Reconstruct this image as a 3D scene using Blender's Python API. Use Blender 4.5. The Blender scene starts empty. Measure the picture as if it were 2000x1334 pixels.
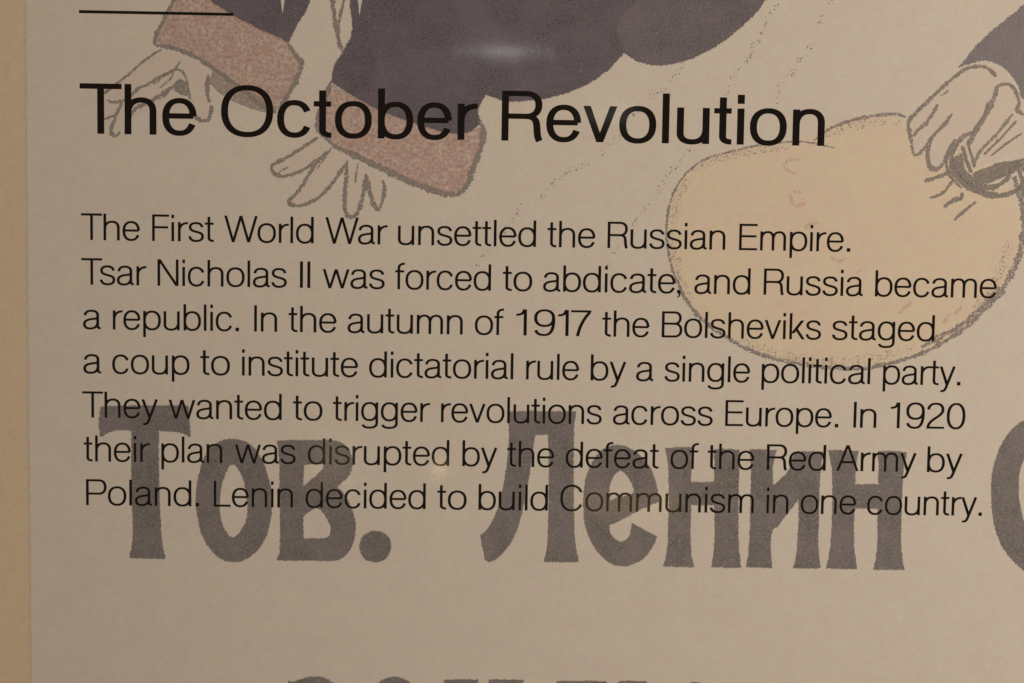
import bpy, math, random
from mathutils import Vector, Matrix
from mathutils.geometry import tessellate_polygon

# ------------------------------------------------------------------ measured layout of the panel, millimetres from its centre
CAM_ROT = [[0.999731, -0.014335, -0.018235], [-0.017172, 0.071119, -0.99732], [0.015593, 0.997365, 0.070853]]
CAM_DIST = 0.83333
LINES = [(-3.54,
  [('The', -236.07, -202.11), ('First', -194.91, -159.29), ('World', -153.14, -101.28), ('War', -94.4, -58.45), ('unsettled', -52.09, 28.37), ('the', 35.2, 63.09),
   ('Russian', 70.38, 139.35), ('Empire.', 147.57, 212.97)]),
 (-29.51,
  [('Tsar', -236.04, -198.62), ('Nicholas', -191.85, -116.8), ('II', -109.02, -103.11), ('was', -95.76, -59.73), ('forced', -53.45, 2.43), ('to', 9.45, 26.56), ('abdicate,', 33.13, 113.8),
   ('and', 121.94, 154.78), ('Russia', 162.76, 221.45), ('became', 228.53, 300.4)]),
 (-55.48,
  [('a', -235.22, -224.78), ('republic.', -217.9, -144.56), ('In', -135.6, -122.34), ('the', -115.61, -87.61), ('autumn', -81.06, -13.77), ('of', -6.56, 10.3), ('1917', 17.69, 61.58),
   ('the', 68.27, 95.95), ('Bolsheviks', 103.37, 197.29), ('staged', 203.93, 264.48)]),
 (-81.45,
  [('a', -235.19, -224.72), ('coup', -218.37, -173.4), ('to', -167.03, -149.81), ('institute', -142.63, -74.83), ('dictatorial', -68.26, 16.3), ('rule', 23.99, 55.03), ('by', 62.0, 82.84),
   ('a', 88.83, 99.17), ('single', 105.61, 156.03), ('political', 163.03, 227.27), ('party.', 235.03, 280.99)]),
 (-107.42,
  [('They', -235.96, -191.83), ('wanted', -185.54, -119.44), ('to', -112.68, -95.56), ('trigger', -89.24, -32.53), ('revolutions', -25.75, 68.95), ('across', 75.67, 134.61),
   ('Europe.', 142.17, 209.22), ('In', 218.37, 231.81), ('1920', 240.31, 284.72)]),
 (-133.39,
  [('their', -235.21, -196.83), ('plan', -189.81, -154.23), ('was', -146.84, -111.2), ('disrupted', -103.98, -20.72), ('by', -12.84, 7.67), ('the', 13.57, 41.28), ('defeat', 48.1, 103.17),
   ('of', 110.19, 126.79), ('the', 132.35, 159.94), ('Red', 167.43, 202.55), ('Army', 208.87, 256.53), ('by', 263.13, 284.06)]),
 (-159.36,
  [('Poland.', -234.01, -167.84), ('Lenin', -159.17, -112.62), ('decided', -105.19, -34.3), ('to', -27.4, -10.13), ('build', -2.95, 38.0), ('Communism', 45.38, 160.37),
   ('in', 167.97, 180.98), ('one', 188.32, 221.44), ('country.', 228.05, 296.85)])]
HEAD = (57.87, [('The', -236.38, -169.27), ('October', -155.02, -7.12), ('Revolution', 7.39, 195.71)])
RULE = [-236.5, -148.04, 127.35499999999999]
BODY_CAP = 15.426
HEAD_CAP = 28.749
EDGE_X = -266.88
LETTERS = [('T',
  [('P',
    [(-225.16, -101.2), (-216.64, -100.36), (-200.49, -99.96), (-184.34, -99.83), (-174.19, -99.87), (-173.74, -105.04), (-173.3, -111.39), (-173.03, -118.21), (-176.27, -116.43),
     (-180.76, -115.31), (-186.16, -114.74), (-191.55, -114.63), (-191.67, -128.01), (-191.42, -141.69), (-191.09, -155.4), (-190.57, -169.14), (-190.05, -178.32), (-189.16, -184.74),
     (-187.63, -190.71), (-197.13, -190.91), (-208.88, -190.49), (-207.32, -184.04), (-206.48, -173.92), (-206.72, -164.75), (-207.21, -151.03), (-207.33, -132.77), (-207.09, -114.75),
     (-212.21, -114.45), (-217.6, -115.07), (-222.1, -116.77), (-225.52, -118.9), (-226.03, -113.0), (-226.09, -107.56)])]),
 ('o',
  [('S',
    [(-148.36, -119.07), (-138.44, -121.85), (-131.2, -130.88), (-126.65, -143.61), (-125.16, -155.5), (-126.11, -168.36), (-129.69, -179.43), (-137.37, -188.73), (-146.88, -192.35),
     (-156.4, -189.42), (-163.65, -180.76), (-167.99, -168.87), (-169.43, -154.22), (-167.72, -140.48), (-163.67, -128.56), (-157.36, -121.64)]),
   ('S',
    [(-147.89, -134.01), (-144.27, -137.44), (-141.28, -144.71), (-139.44, -155.67), (-139.42, -164.85), (-142.39, -172.69), (-147.81, -177.81), (-152.34, -173.73), (-155.06, -166.87),
     (-155.8, -156.79), (-154.63, -146.71), (-151.49, -137.53)])]),
 ('v',
  [('P',
    [(-122.22, -119.81), (-110.5, -119.3), (-97.86, -119.22), (-89.73, -119.2), (-84.3, -120.68), (-80.21, -124.28), (-77.91, -130.19), (-78.14, -135.67), (-80.09, -140.27),
     (-83.69, -143.98), (-86.66, -146.58), (-82.73, -150.84), (-79.06, -157.22), (-76.56, -164.08), (-75.69, -171.42), (-76.45, -178.8), (-79.31, -184.82), (-83.37, -189.02),
     (-88.35, -190.93), (-101.07, -190.89), (-113.78, -191.04), (-121.95, -190.86), (-120.15, -185.77), (-119.93, -172.88), (-120.28, -154.52), (-120.35, -136.22), (-120.93, -126.18)]),
   ('P', [(-106.36, -133.93), (-100.49, -133.31), (-94.61, -133.24), (-94.51, -135.43), (-97.29, -138.66), (-101.34, -142.38), (-106.74, -146.84), (-106.69, -140.61)]),
   ('P',
    [(-106.65, -164.63), (-102.14, -161.18), (-99.25, -159.12), (-95.34, -161.37), (-91.69, -166.56), (-89.93, -172.06), (-90.72, -175.75), (-93.43, -177.53), (-100.23, -177.79),
     (-106.31, -178.05), (-106.62, -170.88)])]),
 ('period', [('S', [(-63.81, -172.81), (-57.28, -175.19), (-54.49, -181.92), (-57.15, -188.72), (-63.65, -191.41), (-70.49, -188.87), (-72.97, -182.14), (-70.6, -175.66)])]),
 ('l',
  [('P',
    [(13.32, -100.69), (26.45, -100.24), (40.04, -100.15), (53.65, -100.15), (52.86, -106.55), (52.54, -113.86), (52.91, -138.58), (53.35, -156.96), (53.88, -170.78), (54.98, -180.93),
     (56.98, -189.88), (47.11, -190.08), (36.6, -190.02), (37.85, -182.98), (38.6, -173.73), (38.71, -158.98), (38.72, -138.76), (38.3, -125.02), (37.87, -115.88), (37.02, -113.88),
     (33.02, -113.93), (29.58, -114.34), (29.05, -120.57), (27.99, -127.9), (26.62, -138.0), (24.54, -149.96), (22.46, -161.94), (19.87, -171.19), (16.34, -178.61), (10.53, -186.54),
     (3.75, -190.68), (1.45, -188.95), (-0.01, -182.5), (-1.67, -174.86), (2.56, -170.94), (6.11, -164.91), (9.61, -155.2), (12.15, -142.77), (13.77, -129.92), (14.58, -118.01),
     (14.55, -109.8)])]),
 ('e',
  [('P',
    [(78.72, -119.73), (85.58, -121.47), (92.98, -126.6), (99.08, -134.78), (102.49, -144.39), (103.79, -153.11), (96.38, -156.43), (87.34, -160.97), (80.13, -165.2), (75.14, -167.11),
     (74.75, -170.07), (76.48, -174.2), (79.46, -176.94), (82.03, -177.65), (85.11, -176.13), (87.58, -172.22), (88.37, -166.21), (93.0, -168.92), (98.55, -171.9), (103.36, -174.06),
     (101.45, -178.99), (97.92, -184.58), (93.44, -188.8), (87.99, -191.18), (82.98, -191.98), (76.08, -190.4), (70.03, -185.37), (64.87, -178.5), (61.52, -170.69), (59.7, -161.49),
     (59.25, -152.29), (60.05, -142.16), (63.05, -132.49), (67.46, -125.1), (72.83, -121.09)]),
   ('P',
    [(80.58, -134.56), (84.09, -136.81), (86.91, -140.91), (88.83, -145.48), (89.34, -147.77), (84.37, -149.95), (78.92, -151.3), (74.85, -153.01), (74.1, -147.5), (75.08, -141.97),
     (77.27, -137.35)])]),
 ('n',
  [('P',
    [(107.25, -121.37), (114.71, -120.64), (122.54, -120.44), (122.37, -128.51), (122.51, -141.37), (136.65, -141.01), (136.65, -130.17), (136.07, -121.73), (142.99, -121.27),
     (151.03, -121.72), (151.08, -133.65), (151.06, -146.54), (151.28, -164.98), (151.91, -177.93), (152.66, -185.33), (153.76, -192.27), (144.86, -192.19), (136.32, -192.01),
     (137.32, -184.58), (137.88, -174.39), (137.28, -154.82), (122.84, -154.81), (123.14, -174.57), (123.94, -184.74), (125.59, -192.14), (116.41, -192.06), (107.7, -191.88),
     (109.37, -184.91), (110.07, -175.65), (110.18, -160.87), (109.95, -147.05), (109.01, -130.52)])]),
 ('i',
  [('P',
    [(157.13, -121.18), (164.9, -121.35), (172.95, -121.62), (171.48, -127.88), (170.96, -135.24), (171.56, -143.33), (176.36, -138.39), (180.35, -134.2), (182.5, -129.57),
     (183.72, -124.23), (185.48, -122.19), (193.25, -122.09), (200.75, -122.17), (199.45, -133.04), (199.26, -150.54), (199.42, -173.65), (200.11, -183.84), (201.18, -191.91),
     (193.56, -192.18), (185.28, -192.19), (186.81, -184.93), (187.49, -173.8), (187.68, -161.77), (187.23, -149.96), (184.16, -154.42), (179.75, -160.48), (175.34, -166.54),
     (172.3, -169.17), (171.15, -173.99), (171.21, -182.33), (172.41, -192.06), (165.05, -192.05), (157.24, -191.86), (158.3, -183.41), (158.65, -169.52), (158.6, -151.05),
     (158.34, -131.72)])]),
 ('n',
  [('P',
    [(204.02, -121.21), (212.43, -121.1), (221.6, -121.53), (220.51, -130.01), (220.43, -141.52), (234.36, -141.16), (234.37, -130.75), (233.41, -121.56), (241.74, -121.27),
     (250.56, -121.89), (249.03, -130.56), (248.64, -145.31), (248.64, -163.8), (249.1, -176.77), (250.04, -185.12), (251.4, -192.35), (242.36, -192.36), (233.33, -192.28),
     (234.72, -184.37), (235.26, -173.23), (234.67, -155.65), (220.25, -155.64), (220.4, -168.77), (221.01, -178.96), (221.87, -185.45), (223.19, -192.21), (213.8, -192.23),
     (204.87, -192.05), (206.63, -183.77), (207.45, -171.71), (207.56, -155.06), (207.18, -140.3), (206.13, -130.19)])]),
 ('O',
  [('S',
    [(334.93, -96.04), (348.9, -100.44), (361.66, -111.61), (369.41, -126.86), (372.11, -145.62), (371.12, -164.48), (364.75, -180.36), (352.9, -191.67), (339.22, -196.49),
     (325.18, -192.62), (312.69, -181.28), (304.97, -165.28), (302.1, -143.1), (303.48, -127.71), (309.86, -111.37), (321.36, -100.81)]),
   ('S',
    [(335.52, -109.81), (344.98, -115.81), (352.59, -128.61), (355.81, -145.82), (354.12, -163.14), (347.6, -176.22), (338.63, -182.53), (329.1, -175.82), (321.35, -159.83), (318.2, -142.9),
     (319.71, -127.5), (326.57, -115.44)])]),
 ('z',
  [('P',
    [(-114.66, -263.94), (-112.22, -264.85), (-106.75, -262.61), (-98.23, -261.28), (-91.52, -262.77), (-84.17, -268.3), (-81.06, -276.69), (-82.83, -285.45), (-88.88, -294.27),
     (-82.72, -301.1), (-78.97, -312.05), (-81.33, -324.64), (-88.62, -333.21), (-97.8, -336.44), (-107.92, -334.32), (-115.61, -326.52), (-116.87, -317.11), (-108.01, -316.4),
     (-103.4, -320.75), (-97.28, -320.7), (-93.64, -315.32), (-94.3, -307.48), (-99.83, -301.89), (-106.56, -300.7), (-106.62, -289.44), (-99.91, -288.12), (-95.06, -283.07),
     (-95.09, -276.83), (-98.77, -273.75), (-104.25, -275.67), (-107.26, -282.57), (-113.97, -282.01)])]),
 ('e',
  [('P',
    [(-51.75, -260.93), (-44.87, -262.73), (-37.48, -267.98), (-31.43, -276.35), (-28.1, -286.17), (-26.89, -295.09), (-34.39, -298.45), (-43.53, -303.06), (-50.84, -307.36),
     (-55.88, -309.29), (-56.31, -312.31), (-54.61, -316.54), (-51.64, -319.34), (-49.06, -320.08), (-45.95, -318.54), (-43.41, -314.55), (-42.56, -308.42), (-37.93, -311.2),
     (-32.37, -314.26), (-27.56, -316.48), (-29.53, -321.5), (-33.15, -327.21), (-37.71, -331.5), (-43.21, -333.92), (-48.27, -334.72), (-55.19, -333.07), (-61.22, -327.93),
     (-66.34, -320.89), (-69.63, -312.91), (-71.35, -303.51), (-71.71, -294.11), (-70.78, -283.77), (-67.66, -273.9), (-63.14, -266.37), (-57.69, -262.3)]),
   ('P',
    [(-50.05, -276.07), (-46.54, -278.38), (-43.74, -282.57), (-41.86, -287.25), (-41.38, -289.59), (-46.4, -291.8), (-51.9, -293.17), (-56.01, -294.9), (-56.7, -289.27), (-55.66, -283.63),
     (-53.41, -278.92)])]),
 ('m',
  [('P',
    [(-21.96, -262.37), (-12.19, -261.96), (-2.1, -262.17), (1.85, -281.5), (4.94, -262.09), (15.34, -261.83), (25.14, -262.2), (24.27, -284.41), (25.39, -315.81), (27.54, -334.72),
     (11.84, -334.86), (12.86, -300.2), (7.65, -322.27), (-2.18, -322.36), (-8.01, -300.4), (-6.93, -335.02), (-22.92, -335.16), (-20.69, -316.23), (-20.46, -284.85)])]),
 ('l',
  [('P',
    [(45.36, -262.62), (61.29, -262.14), (74.79, -262.32), (74.13, -290.2), (74.64, -315.37), (77.5, -334.6), (59.6, -334.76), (60.96, -309.19), (60.35, -277.17), (54.83, -277.22),
     (53.9, -293.54), (50.0, -315.59), (42.86, -329.85), (35.56, -335.28), (32.22, -319.53), (38.87, -312.54), (43.51, -296.77), (46.25, -277.93)])]),
 ('yu',
  [('P',
    [(81.85, -262.25), (90.44, -261.85), (99.04, -262.23), (98.15, -277.42), (98.12, -289.97), (109.82, -289.86), (111.38, -277.29), (118.18, -265.63), (128.23, -261.93), (138.78, -265.42),
     (146.51, -278.51), (149.48, -297.34), (147.51, -316.28), (140.44, -329.94), (130.03, -334.46), (119.72, -330.12), (112.3, -316.6), (110.13, -303.07), (98.42, -303.18), (99.06, -318.3),
     (101.27, -334.4), (82.74, -334.56), (84.5, -315.28), (84.15, -283.83)]),
   ('S', [(128.52, -273.36), (133.65, -281.78), (135.9, -297.47), (134.46, -313.88), (129.73, -322.44), (124.89, -313.96), (122.64, -297.6), (124.11, -281.87)])])]
FILLS = [('sack', 'sack',
  [('S',
    [(105.42, 3.71), (106.18, 22.24), (114.16, 39.63), (133.05, 51.23), (159.85, 57.91), (180.73, 61.52), (201.45, 70.76), (222.3, 75.56), (246.39, 73.9), (273.82, 64.27), (297.14, 46.2),
     (311.1, 22.52), (312.21, -4.47), (299.18, -27.58), (279.37, -49.65), (249.82, -64.93), (215.05, -70.28), (178.55, -67.76), (147.97, -57.6), (123.97, -41.04), (110.82, -21.08)])]),
 ('coat', 'coat',
  [('P',
    [(-81.32, 162.94), (-81.12, 136.81), (-79.8, 118.77), (-84.45, 108.17), (-89.42, 100.18), (-92.01, 89.88), (-78.93, 81.89), (-62.56, 73.35), (-40.23, 65.77), (-24.73, 61.02),
     (-11.94, 61.23), (-5.19, 67.84), (-6.49, 76.07), (-2.45, 84.09), (10.08, 80.78), (24.94, 81.33), (39.76, 84.53), (54.54, 90.08), (67.75, 99.14), (77.06, 109.29), (79.04, 114.02),
     (75.3, 122.16), (78.08, 130.99), (86.2, 139.9), (97.46, 166.33)])]),
 ('coat_tail', 'coattail',
  [('P',
    [(77.05, 109.58), (86.98, 104.47), (98.93, 102.92), (113.75, 105.83), (129.94, 113.76), (144.55, 124.87), (154.69, 135.31), (163.24, 148.63), (171.6, 167.74), (94.5, 166.28),
     (83.83, 139.86), (75.72, 130.36), (72.92, 122.11), (76.07, 113.97)])]),
 ('sleeve', 'coat',
  [('P',
    [(-170.51, 161.25), (-166.7, 138.14), (-152.89, 129.09), (-135.22, 119.81), (-123.42, 112.73), (-116.63, 111.68), (-113.13, 119.33), (-106.71, 130.52), (-100.61, 145.17),
     (-94.25, 162.69)])]),
 ('sleeve', 'coatlight',
  [('P',
    [(272.89, 104.52), (282.33, 116.48), (292.42, 126.67), (305.48, 137.49), (321.37, 151.57), (341.88, 162.2), (364.46, 127.39), (348.01, 91.65), (321.36, 80.81), (310.88, 86.56),
     (307.14, 96.85), (298.67, 105.57), (287.13, 108.91)])]),
 ('cuff', 'cuff',
  [('P',
    [(-180.78, 138.46), (-187.55, 124.68), (-193.45, 111.47), (-176.4, 105.94), (-160.21, 96.88), (-141.02, 83.16), (-124.75, 74.04), (-117.37, 77.7), (-113.28, 89.5), (-109.5, 100.12),
     (-116.93, 111.68), (-135.22, 119.81), (-152.89, 129.09), (-166.7, 137.56)])]),
 ('cuff', 'cuff',
  [('P',
    [(-91.4, 88.13), (-94.88, 76.61), (-95.39, 63.36), (-90.59, 54.01), (-69.74, 45.49), (-45.84, 34.05), (-26.39, 26.65), (-15.36, 26.83), (-9.54, 38.2), (-4.11, 54.57), (-5.15, 64.89),
     (-13.44, 61.8), (-24.73, 61.61), (-40.23, 65.77), (-62.56, 73.35), (-78.93, 81.3)])]),
 ('hand', 'flesh',
  [('P',
    [(-190.52, 106.27), (-205.25, 96.08), (-216.17, 86.24), (-225.02, 80.23), (-221.26, 65.64), (-217.17, 57.77), (-210.07, 64.36), (-197.07, 71.92), (-185.27, 79.46), (-174.06, 79.65),
     (-172.0, 70.3), (-164.03, 65.73), (-160.49, 72.55), (-162.27, 85.72), (-161.69, 95.97), (-176.41, 103.6)])]),
 ('hand', 'flesh',
  [('P',
    [(-98.02, 58.01), (-115.76, 48.28), (-124.92, 41.04), (-122.53, 35.75), (-111.26, 37.12), (-101.79, 42.01), (-108.26, 31.25), (-115.34, 20.47), (-109.68, 18.18), (-98.7, 22.51),
     (-87.48, 33.96), (-82.77, 39.96), (-83.23, 22.17), (-81.38, 13.29), (-76.03, 14.56), (-71.98, 28.28), (-70.24, 34.24), (-67.16, 22.43), (-63.53, 15.95), (-60.6, 21.05), (-60.11, 32.92),
     (-75.69, 45.99), (-90.58, 53.42)])]),
 ('hand', 'flesh',
  [('P',
    [(275.33, 103.39), (263.13, 92.54), (251.56, 80.5), (245.25, 72.1), (246.98, 57.28), (250.16, 52.58), (256.72, 54.47), (260.06, 45.59), (268.36, 49.31), (274.18, 54.76), (285.07, 46.01),
     (305.83, 55.29), (331.09, 64.64), (339.24, 85.57), (321.36, 80.81), (308.95, 89.49), (298.79, 102.62), (287.2, 107.14)])])]
PATCHES = [('hand', 0, 'crayon', [('P', [(-181.72, 87.72), (-178.77, 90.7), (-175.24, 88.42), (-173.77, 82.59), (-174.65, 80.23), (-179.37, 81.32), (-182.32, 83.61)])]),
 ('cuff', 0, 'crayonlight',
  [('P', [(-159.33, 96.89), (-152.84, 92.91), (-142.5, 86.06), (-129.2, 78.67), (-121.79, 74.09), (-129.17, 71.62), (-143.96, 75.77), (-155.78, 82.31), (-162.27, 88.65)])])]
STROKES = [('cuff', 0, 'crayon', 2.25, [(-180.49, 137.88), (-186.96, 126.14), (-193.45, 112.05), (-191.1, 108.01)]),
 ('cuff', 0, 'crayon', 2.62, [(-191.69, 109.17), (-178.76, 106.48), (-167.58, 101.42), (-158.74, 95.73), (-143.98, 85.45), (-132.14, 75.97), (-123.26, 71.72)]),
 ('cuff', 0, 'crayon', 3.0, [(-116.63, 111.1), (-112.18, 104.75), (-108.9, 99.54), (-112.4, 89.52), (-117.38, 80.63), (-121.78, 72.33)]),
 ('cuff', 1, 'crayon', 2.62, [(-92.01, 89.88), (-95.49, 79.54), (-99.56, 67.71), (-98.34, 61.84), (-90.58, 53.71)]),
 ('cuff', 1, 'crayon', 3.56, [(-90.58, 53.42), (-78.67, 48.3), (-63.76, 41.45), (-45.83, 33.45), (-27.89, 27.22), (-17.43, 25.6)]),
 ('cuff', 1, 'crayon', 3.56, [(-18.03, 25.89), (-12.44, 31.62), (-8.41, 42.66), (-4.41, 54.57), (-3.34, 63.45), (-5.81, 69.31)]),
 ('hand', 0, 'crayon', 1.5, [(-189.34, 106.88), (-198.47, 100.88), (-208.2, 92.23), (-215.28, 86.84), (-223.55, 79.97), (-225.63, 75.83)]),
 ('hand', 0, 'crayon', 1.88, [(-178.76, 100.06), (-182.89, 94.72), (-190.55, 91.08), (-197.63, 86.57), (-203.52, 83.54), (-208.84, 78.46), (-216.21, 75.99), (-221.21, 77.08)]),
 ('hand', 0, 'crayon', 1.5, [(-188.78, 91.11), (-180.83, 95.34), (-175.83, 91.92), (-174.06, 84.93), (-172.89, 78.21)]),
 ('hand', 0, 'crayon', 2.25, [(-177.89, 88.96), (-186.74, 82.95), (-194.7, 77.83), (-200.6, 74.79), (-205.33, 71.78), (-208.29, 66.74)]),
 ('hand', 0, 'crayon', 1.5, [(-212.38, 76.06), (-215.35, 69.55), (-220.08, 67.13), (-222.73, 66.49)]),
 ('hand', 0, 'crayon', 2.25, [(-214.16, 72.51), (-217.14, 64.24), (-218.34, 58.93), (-215.99, 56.62), (-213.04, 59.02)]),
 ('hand', 0, 'crayon', 2.62, [(-162.57, 92.74), (-163.15, 85.7), (-162.86, 79.85), (-161.68, 76.93)]),
 ('hand', 0, 'crayon', 2.25, [(-160.79, 75.19), (-161.08, 70.48), (-163.44, 66.33), (-168.17, 67.13), (-172.3, 70.29)]),
 ('hand', 1, 'crayon', 2.25,
  [(-98.91, 58.0), (-107.77, 51.95), (-117.23, 45.89), (-124.92, 41.63), (-125.5, 38.37), (-121.64, 35.47), (-115.7, 35.86), (-106.82, 39.56), (-98.84, 45.01), (-92.93, 50.13)]),
 ('hand', 1, 'crayon', 2.25,
  [(-94.12, 49.82), (-101.78, 40.23), (-108.84, 28.87), (-115.34, 21.06), (-114.14, 18.71), (-108.19, 18.5), (-97.82, 23.71), (-88.97, 33.93), (-83.38, 42.31), (-81.62, 44.71)]),
 ('hand', 1, 'crayon', 2.62, [(-82.2, 43.51), (-82.73, 34.04), (-83.24, 23.65), (-83.19, 15.64), (-79.89, 12.12), (-76.03, 14.56), (-73.13, 23.82), (-71.72, 33.62), (-71.16, 37.78)]),
 ('hand', 1, 'crayon', 2.62, [(-70.85, 36.6), (-69.0, 27.74), (-66.54, 19.47), (-63.54, 17.14), (-61.21, 22.52), (-60.38, 29.07), (-61.31, 33.79)]),
 ('hand', 2, 'crayon', 2.25, [(285.75, 105.64), (276.83, 103.41), (266.62, 95.56), (256.48, 85.62), (248.66, 77.49), (244.65, 72.09), (245.78, 65.58), (247.94, 55.81), (250.15, 52.87)]),
 ('hand', 2, 'crayon', 2.25, [(281.27, 105.26), (287.27, 105.37), (291.86, 103.09), (295.31, 99.6)]),
 ('hand', 2, 'crayon', 2.25, [(261.68, 83.05), (256.02, 73.47), (250.23, 67.44), (247.93, 64.43)]),
 ('hand', 2, 'crayon', 2.25, [(250.14, 53.17), (254.78, 58.01), (259.94, 65.23), (266.01, 71.86), (270.29, 77.86)]),
 ('hand', 2, 'crayon', 2.62, [(258.22, 62.82), (256.72, 54.47), (258.19, 47.05), (262.47, 45.63), (266.82, 50.17), (270.45, 57.68), (276.83, 64.32), (284.2, 68.31)]),
 ('hand', 2, 'crayon', 3.0, [(296.12, 94.3), (294.03, 86.27), (289.87, 77.31), (285.65, 69.82), (280.03, 59.32)]),
 ('hand', 2, 'crayon', 2.25, [(296.12, 94.3), (302.08, 95.58), (306.43, 92.11), (309.13, 85.05), (308.11, 80.59), (312.44, 77.99)]),
 ('hand', 2, 'crayon', 1.88, [(305.79, 78.47), (297.79, 67.65), (287.68, 56.47), (283.51, 47.47)]), ('hand', 2, 'crayon', 1.5, [(311.67, 67.29), (301.12, 59.67), (293.83, 53.6)]),
 ('hand', 2, 'crayon', 1.69, [(272.66, 63.06), (268.71, 55.86), (267.76, 49.3), (270.46, 41.59), (276.74, 35.13)]),
 ('hand', 2, 'crayon', 1.69, [(272.15, 63.08), (268.39, 55.8), (267.82, 49.92), (270.08, 41.88), (277.3, 34.78)]),
 ('hand', 2, 'crayon', 1.69, [(274.56, 60.72), (270.63, 52.92), (272.18, 44.01), (279.11, 36.36), (285.91, 32.29)]),
 ('hand', 2, 'crayon', 2.06, [(274.31, 60.12), (270.7, 52.68), (271.81, 43.43), (279.37, 35.74), (286.41, 32.57)]),
 ('hand', 2, 'crayon', 2.06, [(270.57, 54.7), (273.31, 45.81), (280.85, 38.18), (290.11, 32.96), (298.64, 31.3)]),
 ('hand', 2, 'crayon', 2.06, [(270.53, 54.94), (273.29, 45.54), (280.3, 37.55), (289.49, 32.62), (299.07, 31.94)]),
 ('hand', 2, 'crayon', 1.69, [(277.03, 58.97), (279.14, 51.27), (283.03, 44.18)]), ('hand', 2, 'crayon', 2.06, [(276.51, 59.29), (279.56, 51.34), (283.08, 43.68)]),
 ('hand', 2, 'crayon', 1.69, [(280.62, 59.63), (282.69, 53.12), (284.73, 47.19)]), ('hand', 2, 'crayon', 1.69, [(280.23, 59.59), (282.49, 53.56), (284.43, 46.92)]),
 ('hand', 2, 'crayon', 2.44, [(279.71, 36.37), (288.35, 39.5), (297.54, 43.83), (306.1, 48.74), (313.49, 52.44)]),
 ('hand', 2, 'crayon', 2.06, [(280.26, 37.01), (288.67, 39.71), (297.21, 43.61), (305.64, 48.1), (313.69, 52.05)]),
 ('hand', 2, 'crayon', 2.06, [(281.01, 34.0), (291.41, 38.35), (301.79, 43.3), (312.43, 48.84), (319.48, 53.73)]),
 ('hand', 2, 'crayon', 1.69, [(280.55, 33.43), (291.54, 38.8), (301.84, 42.7), (312.66, 49.08), (319.18, 53.75)]),
 ('hand', 2, 'crayon', 2.44, [(282.59, 40.0), (292.68, 44.34), (302.17, 48.67), (310.52, 51.2)]),
 ('hand', 2, 'crayon', 2.06, [(282.97, 39.53), (292.52, 43.95), (302.55, 48.41), (310.75, 50.87)]), ('hand', 2, 'crayon', 2.06, [(283.7, 42.41), (293.8, 46.75), (303.31, 50.48)]),
 ('hand', 2, 'crayon', 2.06, [(283.92, 42.29), (293.17, 46.68), (302.98, 50.24)]),
 ('hand', 2, 'crayon', 2.44, [(285.28, 32.88), (296.27, 30.07), (305.87, 32.02), (312.32, 36.9), (315.72, 42.33)]),
 ('hand', 2, 'crayon', 2.44, [(285.21, 33.06), (296.04, 30.54), (306.49, 32.41), (312.16, 36.42), (315.4, 42.89)]),
 ('hand', 2, 'crayon', 2.44, [(287.6, 35.31), (297.24, 36.06), (303.74, 39.75), (305.36, 44.55)]),
 ('hand', 2, 'crayon', 2.44, [(287.33, 34.64), (296.85, 35.93), (303.88, 40.17), (305.67, 44.97)]),
 ('hand', 2, 'crayon', 1.69, [(307.56, 49.95), (311.45, 43.46), (314.18, 35.74), (315.72, 27.99)]),
 ('hand', 2, 'crayon', 2.06, [(307.43, 50.16), (311.63, 44.03), (313.8, 35.43), (315.52, 28.19)]), ('hand', 2, 'crayon', 2.06, [(310.52, 51.2), (315.05, 44.11), (317.86, 34.6)]),
 ('hand', 2, 'crayon', 2.06, [(309.98, 51.13), (314.84, 43.99), (318.48, 34.19)]), ('hand', 2, 'crayon', 2.06, [(291.71, 38.36), (299.44, 41.47), (308.93, 45.8)]),
 ('hand', 2, 'crayon', 1.69, [(292.34, 37.74), (299.59, 41.68), (309.42, 46.47)]), ('hand', 2, 'crayon', 2.06, [(275.99, 54.79), (278.14, 45.89), (283.82, 39.42)]),
 ('hand', 2, 'crayon', 1.69, [(275.88, 55.15), (277.89, 45.26), (283.69, 38.82)]), ('hand', 2, 'crayon', 2.06, [(271.97, 49.37), (277.11, 41.1), (283.96, 35.84)]),
 ('hand', 2, 'crayon', 2.06, [(271.96, 49.63), (277.06, 41.61), (284.11, 35.91)]), ('sack', 0, 'crayon', 2.25, [(255.5, 38.37), (262.64, 40.87), (270.37, 43.98)]),
 ('sack', 0, 'crayon', 1.88, [(258.87, 28.57), (266.0, 31.67), (272.36, 39.24)]), ('sack', 0, 'crayon', 2.62, [(267.52, 23.32), (272.2, 27.29), (276.99, 28.56), (278.06, 32.16)]),
 ('sack', 0, 'crayon', 1.88, [(273.84, 15.94), (279.68, 21.42), (286.12, 26.91)]),
 ('sack', 0, 'crayonfine', 1.5, [(115.33, 40.84), (108.98, 30.62), (105.65, 19.25), (104.73, 7.29), (106.23, -5.25), (110.18, -19.58), (114.62, -29.13)]),
 ('sack', 0, 'crayonfine', 1.27, [(115.33, 40.84), (125.63, 48.73), (139.0, 53.11), (153.88, 56.92), (168.8, 59.24), (183.78, 60.09), (201.89, 56.83)]),
 ('sack', 0, 'crayonfine', 1.88, [(189.75, 61.08), (198.54, 67.75), (210.39, 72.69), (223.79, 75.88), (235.76, 76.98), (243.32, 75.62)]),
 ('sack', 0, 'crayonfine', 2.25,
  [(111.42, -21.07), (117.13, -33.01), (126.46, -44.02), (138.77, -52.89), (151.07, -60.28), (166.37, -66.11), (184.67, -69.8), (202.95, -71.97), (221.19, -72.32), (236.32, -70.28)]),
 ('sack', 0, 'crayonfine', 2.62, [(227.25, -71.62), (242.32, -67.77), (257.34, -62.7), (272.25, -54.6), (285.56, -44.71), (295.79, -34.28)]),
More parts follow.
